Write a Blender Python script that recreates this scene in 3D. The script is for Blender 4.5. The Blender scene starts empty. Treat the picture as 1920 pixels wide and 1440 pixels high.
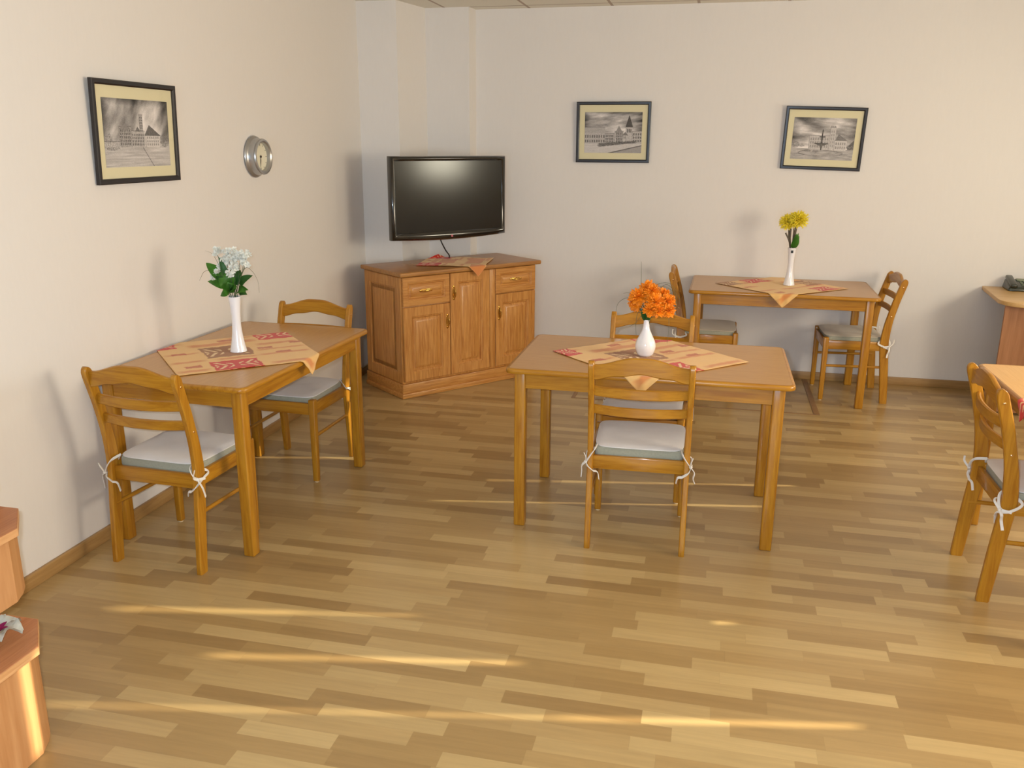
import bpy, bmesh, math, random
import numpy as np
from mathutils import Vector, Matrix, noise as mnoise
PI = math.pi
col = bpy.context.scene.collection
rnd = random.Random(7)

# ------------------------------------------------------------------ helpers
def link(o, parent=None):
    col.objects.link(o)
    if parent is not None: o.parent = parent
    return o
def obj(name, bm, mat, parent=None, smooth=35, loc=None):
    me = bpy.data.meshes.new(name)
    bmesh.ops.recalc_face_normals(bm, faces=bm.faces)
    bm.to_mesh(me); bm.free()
    if smooth:
        me.polygons.foreach_set('use_smooth', [True]*len(me.polygons))
        me.set_sharp_from_angle(angle=math.radians(smooth))
    me.materials.append(mat)
    o = bpy.data.objects.new(name, me)
    if loc: o.location = loc
    return link(o, parent)
def thing(name, label, cat, loc=(0,0,0), rz=0, group=None, rx=0):
    o = bpy.data.objects.new(name, None); link(o)
    o.empty_display_size = .1
    o.location = loc; o.rotation_euler = (rx, 0, rz)
    return tag(o, label, cat, group)
def tag(o, label, cat, group=None):
    o['label'] = label; o['category'] = cat
    if group: o['group'] = group
    return o
def structure(name, bm, mat, parent=None, smooth=35):
    o = obj(name, bm, mat, parent, smooth)
    if parent is None: o['kind'] = 'structure'
    return o
def new(): return bmesh.new()
def box(bm, x0, x1, y0, y1, z0, z1, bev=0, seg=2):
    m = bmesh.new()
    v = [m.verts.new((x, y, z)) for z in (z0, z1) for y in (y0, y1) for x in (x0, x1)]
    for f in ((0,2,3,1),(4,5,7,6),(0,1,5,4),(2,6,7,3),(0,4,6,2),(1,3,7,5)): m.faces.new([v[i] for i in f])
    if bev: bmesh.ops.bevel(m, geom=list(m.edges), offset=bev, segments=seg, affect='EDGES', profile=.5)
    merge(bm, m); return bm
def merge(bm, m, M=None):
    if M is not None: bmesh.ops.transform(m, matrix=M, verts=m.verts)
    me = bpy.data.meshes.new('tmp'); m.to_mesh(me); m.free(); bm.from_mesh(me); bpy.data.meshes.remove(me)
def prism(bm, pts, z0, z1, bev=0, seg=2):
    m = bmesh.new()
    a = [m.verts.new((x, y, z0)) for x, y in pts]; b = [m.verts.new((x, y, z1)) for x, y in pts]
    n = len(pts); m.faces.new(a[::-1]); m.faces.new(b)
    for i in range(n): m.faces.new((a[i], a[(i+1) % n], b[(i+1) % n], b[i]))
    if bev:
        e = [e for e in m.edges if abs(e.verts[0].co.z-e.verts[1].co.z) < 1e-6]
        bmesh.ops.bevel(m, geom=e, offset=bev, segments=seg, affect='EDGES', profile=.5)
    merge(bm, m); return bm
def lathe(bm, prof, n=40, c=(0,0,0)):
    rings = []
    for r, z in prof:
        rings.append([bm.verts.new((c[0]+r*math.cos(2*PI*i/n), c[1]+r*math.sin(2*PI*i/n), c[2]+z)) for i in range(n)])
    for a, b in zip(rings, rings[1:]):
        for i in range(n): bm.faces.new((a[i], a[(i+1) % n], b[(i+1) % n], b[i]))
    if prof[0][0] > 1e-5: bm.faces.new(rings[0][::-1])
    if prof[-1][0] > 1e-5: bm.faces.new(rings[-1])
    return bm
def tube(bm, pts, r, n=8, flat=1.0, nrm=None):
    """tube along pts; r scalar or list; flat squashes it along nrm"""
    pts = [Vector(p) for p in pts]; k = len(pts); rr = r if isinstance(r, (list, tuple)) else [r]*k
    ref = Vector(nrm) if nrm else Vector((.13, .21, .97)); rings = []
    for i, p in enumerate(pts):
        t = (pts[min(i+1, k-1)]-pts[max(i-1, 0)]).normalized()
        a = ref-t*ref.dot(t)
        if a.length < 1e-3: a = Vector((1, 0, 0))-t*t.x
        a.normalize(); b = t.cross(a)
        rings.append([bm.verts.new(p+a*math.cos(2*PI*j/n)*rr[i]*flat+b*math.sin(2*PI*j/n)*rr[i]) for j in range(n)])
    for a, b in zip(rings, rings[1:]):
        for j in range(n): bm.faces.new((a[j], a[(j+1) % n], b[(j+1) % n], b[j]))
    bm.faces.new(rings[0][::-1]); bm.faces.new(rings[-1]); return bm
def cat(P, n=8):
    """Catmull-Rom through P"""
    P = [Vector(p) for p in P]; Q = [P[0]*2-P[1]]+P+[P[-1]*2-P[-2]]; out = []
    for i in range(1, len(Q)-2):
        for j in range(n):
            t = j/n; a, b, c, d = Q[i-1:i+3]
            out.append(.5*((2*b)+(c-a)*t+(2*a-5*b+4*c-d)*t*t+(3*b-a-3*c+d)*t**3))
    out.append(P[-1]); return out
def rrect(w, d, r, n=6):
    pts = []
    for cx, cy, a0 in ((w/2-r, d/2-r, 0), (-w/2+r, d/2-r, 90), (-w/2+r, -d/2+r, 180), (w/2-r, -d/2+r, 270)):
        for i in range(n+1):
            a = math.radians(a0+90*i/n); pts.append((cx+r*math.cos(a), cy+r*math.sin(a)))
    return pts
def slab(bm, xs, zlo, zhi, yf, th, bev=.004):
    """a board standing in XZ, curved in plan: rounded long edges"""
    rings = []
    for x in xs:
        y = yf(x); a = zlo(x); b = zhi(x); h = th/2; e = bev
        sec = [(y-h, a+e), (y-h+e, a), (y+h-e, a), (y+h, a+e), (y+h, b-e), (y+h-e, b-e*.3), (y+h-2*e, b), (y-h+2*e, b), (y-h+e, b-e*.3), (y-h, b-e)]
        rings.append([bm.verts.new((x, yy, zz)) for yy, zz in sec])
    n = len(rings[0])
    for p, q in zip(rings, rings[1:]):
        for j in range(n): bm.faces.new((p[j], p[(j+1) % n], q[(j+1) % n], q[j]))
    bm.faces.new(rings[0][::-1]); bm.faces.new(rings[-1]); return bm
def copy_tree(o, parent=None):
    c = o.copy(); col.objects.link(c); c.parent = parent
    for ch in list(o.children): copy_tree(ch, c)
    return c

# ------------------------------------------------------------------ materials
def srgb(r, g, b):
    f = lambda c: (c/255/12.92) if c/255 <= .04045 else ((c/255+.055)/1.055)**2.4
    return (f(r), f(g), f(b), 1)
def mat(name):
    m = bpy.data.materials.new(name); m.use_nodes = True
    nt = m.node_tree; b = nt.nodes['Principled BSDF']; return m, nt, b
def N(nt, t, **k):
    n = nt.nodes.new(t)
    for a, v in k.items(): setattr(n, a, v)
    return n
def plain(name, c, rough=.5, metal=0, bump=0, bscale=200, coat=0, var=0, vscale=8, spec=.5, sheen=0):
    m, nt, b = mat(name)
    b.inputs['Roughness'].default_value = rough; b.inputs['Metallic'].default_value = metal
    b.inputs['Coat Weight'].default_value = coat; b.inputs['Coat Roughness'].default_value = .12
    b.inputs['Specular IOR Level'].default_value = spec; b.inputs['Sheen Weight'].default_value = sheen
    tc = N(nt, 'ShaderNodeTexCoord')
    if var:
        n = N(nt, 'ShaderNodeTexNoise'); n.inputs['Scale'].default_value = vscale; n.inputs['Detail'].default_value = 4
        r = N(nt, 'ShaderNodeValToRGB'); r.color_ramp.elements[0].position = .3; r.color_ramp.elements[1].position = .7
        r.color_ramp.elements[0].color = tuple(v*(1-var) for v in c[:3])+(1,); r.color_ramp.elements[1].color = c
        nt.links.new(tc.outputs['Object'], n.inputs['Vector']); nt.links.new(n.outputs['Fac'], r.inputs['Fac']); nt.links.new(r.outputs['Color'], b.inputs['Base Color'])
    else:
        b.inputs['Base Color'].default_value = c
    if bump:
        n = N(nt, 'ShaderNodeTexNoise'); n.inputs['Scale'].default_value = bscale; n.inputs['Detail'].default_value = 3
        bp = N(nt, 'ShaderNodeBump'); bp.inputs['Strength'].default_value = bump; bp.inputs['Distance'].default_value = .002
        nt.links.new(tc.outputs['Object'], n.inputs['Vector']); nt.links.new(n.outputs['Fac'], bp.inputs['Height']); nt.links.new(bp.outputs['Normal'], b.inputs['Normal'])
    return m
def wood(name, c1, c2, axis='X', rough=.35, coat=.3, scale=1.0, stretch=12, spec=.5, crough=.15):
    m, nt, b = mat(name)
    tc = N(nt, 'ShaderNodeTexCoord'); oi = N(nt, 'ShaderNodeObjectInfo')
    ad = N(nt, 'ShaderNodeVectorMath', operation='ADD')
    sc = N(nt, 'ShaderNodeVectorMath', operation='SCALE'); sc.inputs['Scale'].default_value = 7.0
    cx = N(nt, 'ShaderNodeCombineXYZ')
    for i in range(3): nt.links.new(oi.outputs['Random'], cx.inputs[i])
    nt.links.new(cx.outputs[0], sc.inputs[0]); nt.links.new(tc.outputs['Object'], ad.inputs[0]); nt.links.new(sc.outputs[0], ad.inputs[1])
    mp = N(nt, 'ShaderNodeMapping'); s = [stretch*4*scale]*3; s['XYZ'.index(axis)] = 3.0*scale; mp.inputs['Scale'].default_value = s
    nt.links.new(ad.outputs[0], mp.inputs['Vector'])
    n1 = N(nt, 'ShaderNodeTexNoise'); n1.inputs['Scale'].default_value = 1.2; n1.inputs['Detail'].default_value = 6; n1.inputs['Distortion'].default_value = .8
    n2 = N(nt, 'ShaderNodeTexNoise'); n2.inputs['Scale'].default_value = 6; n2.inputs['Detail'].default_value = 3
    mx = N(nt, 'ShaderNodeMath', operation='MULTIPLY_ADD'); mx.inputs[1].default_value = .35
    nt.links.new(mp.outputs[0], n1.inputs['Vector']); nt.links.new(mp.outputs[0], n2.inputs['Vector'])
    nt.links.new(n2.outputs['Fac'], mx.inputs[0]); nt.links.new(n1.outputs['Fac'], mx.inputs[2])
    r = N(nt, 'ShaderNodeValToRGB'); e = r.color_ramp.elements; e[0].position = .42; e[1].position = .85; e[0].color = c2; e[1].color = c1
    nt.links.new(mx.outputs[0], r.inputs['Fac']); nt.links.new(r.outputs['Color'], b.inputs['Base Color'])
    b.inputs['Roughness'].default_value = rough; b.inputs['Coat Weight'].default_value = coat; b.inputs['Coat Roughness'].default_value = crough
    b.inputs['Specular IOR Level'].default_value = spec
    return m
def attrmat(name, rough=.9, sheen=0, bump=0, bscale=900):
    m, nt, b = mat(name)
    a = N(nt, 'ShaderNodeAttribute', attribute_name='col'); nt.links.new(a.outputs['Color'], b.inputs['Base Color'])
    b.inputs['Roughness'].default_value = rough; b.inputs['Sheen Weight'].default_value = sheen; b.inputs['Specular IOR Level'].default_value = .2
    if bump:
        tc = N(nt, 'ShaderNodeTexCoord'); n = N(nt, 'ShaderNodeTexNoise'); n.inputs['Scale'].default_value = bscale
        bp = N(nt, 'ShaderNodeBump'); bp.inputs['Strength'].default_value = bump; bp.inputs['Distance'].default_value = .001
        nt.links.new(tc.outputs['Object'], n.inputs['Vector']); nt.links.new(n.outputs['Fac'], bp.inputs['Height']); nt.links.new(bp.outputs['Normal'], b.inputs['Normal'])
    return m

H1, H2 = srgb(184,130,34), srgb(152,96,16)          # honey varnished beech
M = {}
for ax in 'XYZ': M['honey'+ax] = wood('honey_beech_'+ax.lower(), H1, H2, ax, rough=.42, coat=.5, spec=.25, crough=.13)
M['tabletop'] = wood('brown_table_top', srgb(192,143,76), srgb(176,125,60), 'X', rough=.33, coat=.25, crough=.2, scale=2, stretch=18)
M['tabletop_light'] = wood('light_table_top', srgb(222,172,92), srgb(208,154,72), 'X', rough=.33, coat=.25, crough=.2, scale=2, stretch=18)
for ax in 'XYZ': M['cab'+ax] = wood('oak_cabinet_'+ax.lower(), srgb(206,148,78), srgb(166,102,40), ax, rough=.38, coat=.2, scale=1.3)
M['cabtop'] = wood('cabinet_top_wood', srgb(178,126,66), srgb(146,94,42), 'X', rough=.4, coat=.2, scale=1.3)
M['cabgap'] = plain('cabinet_shadow_gap', srgb(70,40,18), .8)
M['desk'] = wood('desk_top_beech', srgb(214,176,118), srgb(200,158,98), 'X', rough=.4, coat=.1)
M['deskpanel'] = wood('desk_panel_brown', srgb(168,118,80), srgb(146,98,62), 'Z', rough=.5, coat=0, scale=.6)
M['shelfX'] = wood('plant_stand_shelf', srgb(186,126,84), srgb(158,98,60), 'Y', rough=.45, coat=.05)
M['shelfedge'] = wood('plant_stand_edge', srgb(222,172,122), srgb(204,150,98), 'Y', rough=.45, coat=.05)
M['riser'] = wood('plant_stand_riser', srgb(208,156,106), srgb(190,134,84), 'Z', rough=.45, coat=.05, scale=.5)
M['baseboard'] = wood('baseboard_wood', srgb(176,140,88), srgb(154,116,68), 'X', rough=.45, coat=.05)
M['baseboardY'] = wood('baseboard_wood_side', srgb(176,140,88), srgb(154,116,68), 'Y', rough=.45, coat=.05)
M['trim'] = wood('dark_floor_strip', srgb(150,116,80), srgb(132,98,64), 'X', rough=.45, coat=.0)
M['pad'] = plain('seat_upholstery', srgb(168,168,150), .95, bump=.6, bscale=700, var=.12, vscale=120, sheen=.2)
M['cushion'] = plain('seat_cushion_fabric', srgb(226,223,222), .95, bump=.5, bscale=300, var=.08, vscale=9, sheen=.3)
M['cushion_dark'] = plain('seat_cushion_fabric_taupe', srgb(196,186,168), .95, bump=.5, bscale=300, var=.1, vscale=9, sheen=.3)
M['ribbon'] = plain('ribbon_fabric', srgb(226,222,216), .9)
M['brass'] = plain('brass', srgb(214,170,90), .22, metal=1)
M['screw'] = plain('screw_metal', srgb(220,180,130), .25, metal=1)
M['glide'] = plain('plastic_glide', srgb(222,200,160), .5)
M['porcelain'] = plain('white_porcelain', srgb(238,238,242), .12, coat=.6, spec=.6)
M['sticker'] = plain('dark_sticker', srgb(40,42,40), .5)
M['black'] = plain('black_frame', srgb(26,22,26), .35, coat=.2)
M['matboard'] = plain('cream_mat_board', srgb(222,214,178), .9, bump=.1)
M['print'] = attrmat('ink_drawing', .85)
M['cloth'] = attrmat('woven_cloth', .95, sheen=.2, bump=.5)
M['tvblack'] = plain('tv_black_gloss', srgb(16,17,17), .09, coat=1.0)
M['tvback'] = plain('tv_back', srgb(20,20,21), .5)
M['screen'] = plain('tv_screen', srgb(10,11,10), .165, spec=.7)
M['logo'] = plain('logo_red', srgb(190,60,80), .4)
M['logogrey'] = plain('logo_grey', srgb(200,200,200), .35)
M['cable'] = plain('cable_black', srgb(24,24,26), .5)
M['silver'] = plain('silver_plastic', srgb(176,176,176), .28, metal=.75)
M['dial'] = plain('clock_dial', srgb(226,222,200), .6)
M['ink'] = plain('clock_ink', srgb(40,36,34), .5)
M['leaf'] = plain('leaf_green', srgb(100,168,62), .4, var=.4, vscale=25)
M['leafdark'] = plain('leaf_dark_green', srgb(66,126,54), .45, var=.3, vscale=25)
M['stem'] = plain('stem_green', srgb(62,84,56), .5)
M['stemdark'] = plain('stem_dark', srgb(88,78,62), .5)
M['white_petal'] = plain('white_petal', srgb(232,234,226), .6, var=.1, vscale=60)
M['orange_petal'] = plain('orange_petal', srgb(255,148,16), .6, var=.25, vscale=50)
M['yellow_petal'] = plain('yellow_petal', srgb(252,232,60), .6, var=.18, vscale=60)
M['magenta'] = plain('magenta_petal', srgb(170,40,110), .6)
M['blade'] = plain('grass_blade', srgb(92,98,70), .6)
M['phone'] = plain('phone_plastic', srgb(30,38,30), .3, coat=.3)
M['phonedisp'] = plain('phone_display', srgb(112,124,100), .25)
M['blind'] = plain('window_blind', srgb(226,212,184), .9)
M['winframe'] = plain('window_frame_white', srgb(235,235,232), .4)

def wall_mat(name, c):
    m, nt, b = mat(name)
    tc = N(nt, 'ShaderNodeTexCoord')
    n = N(nt, 'ShaderNodeTexNoise'); n.inputs['Scale'].default_value = 3; n.inputs['Detail'].default_value = 3
    mp = N(nt, 'ShaderNodeMapping'); mp.inputs['Scale'].default_value = (70, 70, 14)
    n2 = N(nt, 'ShaderNodeTexNoise'); n2.inputs['Scale'].default_value = 1; n2.inputs['Detail'].default_value = 4
    r = N(nt, 'ShaderNodeValToRGB'); r.color_ramp.elements[0].color = tuple(v*.965 for v in c[:3])+(1,); r.color_ramp.elements[1].color = c
    bp = N(nt, 'ShaderNodeBump'); bp.inputs['Strength'].default_value = .10; bp.inputs['Distance'].default_value = .002
    nt.links.new(tc.outputs['Object'], n.inputs['Vector']); nt.links.new(tc.outputs['Object'], mp.inputs['Vector']); nt.links.new(mp.outputs[0], n2.inputs['Vector'])
    nt.links.new(n2.outputs['Fac'], r.inputs['Fac']); nt.links.new(r.outputs['Color'], b.inputs['Base Color'])
    nt.links.new(n2.outputs['Fac'], bp.inputs['Height']); nt.links.new(bp.outputs['Normal'], b.inputs['Normal'])
    b.inputs['Roughness'].default_value = .8; b.inputs['Specular IOR Level'].default_value = .25
    return m
M['wall'] = wall_mat('wall_paper', srgb(229,225,221))

def floor_mat():
    m, nt, b = mat('laminate_floor')
    L = nt.links.new
    def mth(op, a, bb=None, c=None):
        n = N(nt, 'ShaderNodeMath', operation=op)
        for i, v in enumerate((a, bb, c)):
            if v is None: continue
            if isinstance(v, (int, float)): n.inputs[i].default_value = v
            else: L(v, n.inputs[i])
        return n.outputs[0]
    tc = N(nt, 'ShaderNodeTexCoord'); sp = N(nt, 'ShaderNodeSeparateXYZ'); L(tc.outputs['Object'], sp.inputs[0])
    x, y = sp.outputs['X'], sp.outputs['Y']
    yr = mth('DIVIDE', y, .0655); row = mth('FLOOR', yr)
    def wn(v, w=None):
        n = N(nt, 'ShaderNodeTexWhiteNoise', noise_dimensions='2D'); c = N(nt, 'ShaderNodeCombineXYZ'); L(v, c.inputs[0])
        if w is not None:
            if isinstance(w, float): c.inputs[1].default_value = w
            else: L(w, c.inputs[1])
        L(c.outputs[0], n.inputs['Vector']); return n.outputs['Value']
    ln = mth('MULTIPLY_ADD', wn(row, 3.3), .16, .33)
    xo = mth('MULTIPLY_ADD', wn(row, 9.1), 5.0, x)
    # vary the joint position: warp x by a slow sine of x per row
    sw = mth('MULTIPLY', mth('SINE', mth('MULTIPLY_ADD', xo, 5.3, mth('MULTIPLY', row, 1.7))), .07)
    xb = mth('DIVIDE', mth('ADD', xo, sw), ln); blk = mth('FLOOR', xb)
    rv = wn(row, blk); rv2 = wn(blk, mth('ADD', row, 31.7))
    cr = N(nt, 'ShaderNodeValToRGB'); e = cr.color_ramp.elements
    e[0].position = 0; e[0].color = srgb(152,123,80); e[1].position = 1; e[1].color = srgb(190,163,114)
    for p_, c_ in ((.2, srgb(163,134,88)), (.5, srgb(173,144,97)), (.8, srgb(182,155,107))):
        q = e.new(p_); q.color = c_
    L(rv, cr.inputs['Fac'])
    # grain
    gv = N(nt, 'ShaderNodeCombineXYZ'); L(mth('MULTIPLY_ADD', x, 3.5, mth('MULTIPLY', rv2, 40)), gv.inputs[0]); L(mth('MULTIPLY_ADD', y, 55, mth('MULTIPLY', rv, 90)), gv.inputs[1])
    g = N(nt, 'ShaderNodeTexNoise'); g.inputs['Scale'].default_value = 1.0; g.inputs['Detail'].default_value = 6; g.inputs['Distortion'].default_value = .35
    L(gv.outputs[0], g.inputs['Vector'])
    gv2 = N(nt, 'ShaderNodeCombineXYZ'); L(mth('MULTIPLY_ADD', x, 9, mth('MULTIPLY', rv2, 70)), gv2.inputs[0]); L(mth('MULTIPLY_ADD', y, 320, mth('MULTIPLY', rv, 50)), gv2.inputs[1])
    g2 = N(nt, 'ShaderNodeTexNoise'); g2.inputs['Scale'].default_value = 1.0; g2.inputs['Detail'].default_value = 2; L(gv2.outputs[0], g2.inputs['Vector'])
    f1 = mth('MULTIPLY_ADD', g.outputs['Fac'], .34, .83)
    f2 = mth('MULTIPLY_ADD', g2.outputs['Fac'], .10, .95)
    # joints
    fy = mth('FRACT', yr); jy = mth('MINIMUM', fy, mth('SUBTRACT', 1.0, fy)); jm = mth('GREATER_THAN', jy, .012)
    fx = mth('FRACT', xb); jx = mth('MINIMUM', fx, mth('SUBTRACT', 1.0, fx)); jxm = mth('GREATER_THAN', jx, .0025)
    jj = mth('MULTIPLY_ADD', mth('MULTIPLY', jm, jxm), .07, .93)
    tot = mth('MULTIPLY', mth('MULTIPLY', f1, f2), jj)
    mx = N(nt, 'ShaderNodeVectorMath', operation='SCALE'); L(cr.outputs['Color'], mx.inputs[0]); L(tot, mx.inputs['Scale'])
    L(mx.outputs[0], b.inputs['Base Color'])
    b.inputs['Roughness'].default_value = .3; b.inputs['Specular IOR Level'].default_value = .5
    return m
M['floor'] = floor_mat()
def ceil_mat():
    m, nt, b = mat('ceiling_tiles'); L = nt.links.new
    tc = N(nt, 'ShaderNodeTexCoord'); sp = N(nt, 'ShaderNodeSeparateXYZ'); L(tc.outputs['Object'], sp.inputs[0])
    outs = []
    for ax, off in (('X', -.5), ('Y', -.48)):
        a = N(nt, 'ShaderNodeMath', operation='ADD'); a.inputs[1].default_value = off+60; L(sp.outputs[ax], a.inputs[0])
        d = N(nt, 'ShaderNodeMath', operation='MODULO'); d.inputs[1].default_value = .6; L(a.outputs[0], d.inputs[0])
        g = N(nt, 'ShaderNodeMath', operation='LESS_THAN'); g.inputs[1].default_value = .02; L(d.outputs[0], g.inputs[0]); outs.append(g.outputs[0])
    mx = N(nt, 'ShaderNodeMath', operation='MAXIMUM'); L(outs[0], mx.inputs[0]); L(outs[1], mx.inputs[1])
    r = N(nt, 'ShaderNodeMix', data_type='RGBA'); r.inputs[6].default_value = srgb(228,224,212); r.inputs[7].default_value = srgb(176,160,146)
    L(mx.outputs[0], r.inputs[0]); L(r.outputs[2], b.inputs['Base Color']); b.inputs['Roughness'].default_value = .9
    n = N(nt, 'ShaderNodeTexNoise'); n.inputs['Scale'].default_value = 90; L(tc.outputs['Object'], n.inputs['Vector'])
    bp = N(nt, 'ShaderNodeBump'); bp.inputs['Strength'].default_value = .2; bp.inputs['Distance'].default_value = .002; L(n.outputs['Fac'], bp.inputs['Height']); L(bp.outputs['Normal'], b.inputs['Normal'])
    return m
M['ceiling'] = ceil_mat()
def glass_mat():
    m = bpy.data.materials.new('picture_glass'); m.use_nodes = True; nt = m.node_tree
    for n in list(nt.nodes): nt.nodes.remove(n)
    o = N(nt, 'ShaderNodeOutputMaterial'); t = N(nt, 'ShaderNodeBsdfTransparent'); g = N(nt, 'ShaderNodeBsdfGlossy'); g.inputs['Roughness'].default_value = .03
    fr = N(nt, 'ShaderNodeFresnel'); fr.inputs['IOR'].default_value = 1.35; mx = N(nt, 'ShaderNodeMixShader')
    ge = N(nt, 'ShaderNodeNewGeometry'); iv = N(nt, 'ShaderNodeMath', operation='SUBTRACT'); iv.inputs[0].default_value = 1; nt.links.new(ge.outputs['Backfacing'], iv.inputs[1])
    ml = N(nt, 'ShaderNodeMath', operation='MULTIPLY'); nt.links.new(fr.outputs[0], ml.inputs[0]); nt.links.new(iv.outputs[0], ml.inputs[1])
    nt.links.new(ml.outputs[0], mx.inputs[0]); nt.links.new(t.outputs[0], mx.inputs[1]); nt.links.new(g.outputs[0], mx.inputs[2]); nt.links.new(mx.outputs[0], o.inputs[0])
    return m
M['glass'] = glass_mat()

# ------------------------------------------------------------------ room
BY, CZ, RX, FY = 6.62, 2.63, 5.6, -3.0
structure('floor', box(new(), -.12, RX+.15, FY-.12, BY+.2, -.1, 0), M['floor'])
structure('ceiling', box(new(), -.12, RX+.15, FY-.12, BY+.2, CZ, CZ+.1), M['ceiling'])
structure('wall_left', box(new(), -.12, 0, FY-.12, 6.07, 0, CZ), M['wall'])
structure('wall_back', box(new(), .70, RX+.15, BY, BY+.2, 0, CZ), M['wall'])
steps = [(-.12,6.07), (0,6.07), (.285,6.09), (.365,6.48), (.695,6.48), (.708,BY), (.708,BY+.2), (-.12,BY+.2)]
structure('wall_corner', prism(new(), steps, 0, CZ), M['wall'], smooth=20)
structure('wall_front', box(new(), 0, RX, FY-.12, FY, 0, CZ), M['wall'])
# right wall with one wide window opening (out of frame, source of the daylight)
WY0, WY1, WZ0, WZ1 = 2.0, 5.9, .90, 2.35
b = new()
for y0, y1, z0, z1 in ((FY, WY0, 0, CZ), (WY1, BY, 0, CZ), (WY0, WY1, 0, WZ0), (WY0, WY1, WZ1, CZ)): box(b, RX, RX+.15, y0, y1, z0, z1)
structure('wall_right', b, M['wall'])
b = new()
for y0, y1, z0, z1 in ((WY0, WY0+.05, WZ0, WZ1), (WY1-.05, WY1, WZ0, WZ1), (WY0, WY1, WZ0, WZ0+.04), (WY0, WY1, WZ1-.04, WZ1)): box(b, RX+.05, RX+.12, y0, y1, z0, z1)
win = structure('window_1', b, M['winframe'])
# closed fabric blind with a few thin gaps
gaps = [(2.69,[(.024,1.80,2.12)]), (2.935,[(.030,.945,1.27),(.014,1.27,1.86)]), (3.225,[(.028,1.34,1.72)]), (3.52,[(.024,1.08,1.12),(.014,1.50,1.66),(.028,1.66,1.91)]),
        (4.62,[(.014,1.02,1.60)]), (4.90,[(.014,.96,1.56)]), (5.19,[(.018,1.80,2.30)])]
b = new(); yy = WY0
for g, hs in gaps:
    W_ = .021
    box(b, RX+.018, RX+.022, yy, g-W_, WZ0, WZ1); z = WZ0
    for w, z0, z1 in hs:
        if z0 > z: box(b, RX+.018, RX+.022, g-W_, g+W_, z, z0)
        if w/2 < W_:
            box(b, RX+.018, RX+.022, g-W_, g-w/2, z0, z1); box(b, RX+.018, RX+.022, g+w/2, g+W_, z0, z1)
        z = z1
    box(b, RX+.018, RX+.022, g-W_, g+W_, z, WZ1)
    yy = g+W_
box(b, RX+.018, RX+.022, yy, WY1, WZ0, WZ1)
obj('blind', b, M['blind'], win, smooth=0)
# baseboards
structure('baseboard_left', box(new(), 0, .016, FY, 6.07, 0, .06, .003), M['baseboardY'])
b = new(); box(b, .71, RX, BY-.016, BY, 0, .058, .003)
structure('baseboard_back', b, M['baseboard'])
b = new(); box(b, .0, .28, 6.075, 6.09, 0, .058, .002); box(b, .37, .695, 6.465, 6.48, 0, .058, .002)
structure('baseboard_corner', b, M['baseboard'])
b = new()
box(b, 1.63, 1.655, 5.69, BY-.02, 0, .004, .0015); box(b, 3.225, 3.262, 5.69, BY-.02, 0, .004, .0015); box(b, 1.655, 3.225, 5.69, 5.70, 0, .003, .001)
structure('trim_1', b, M['trim'])

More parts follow.
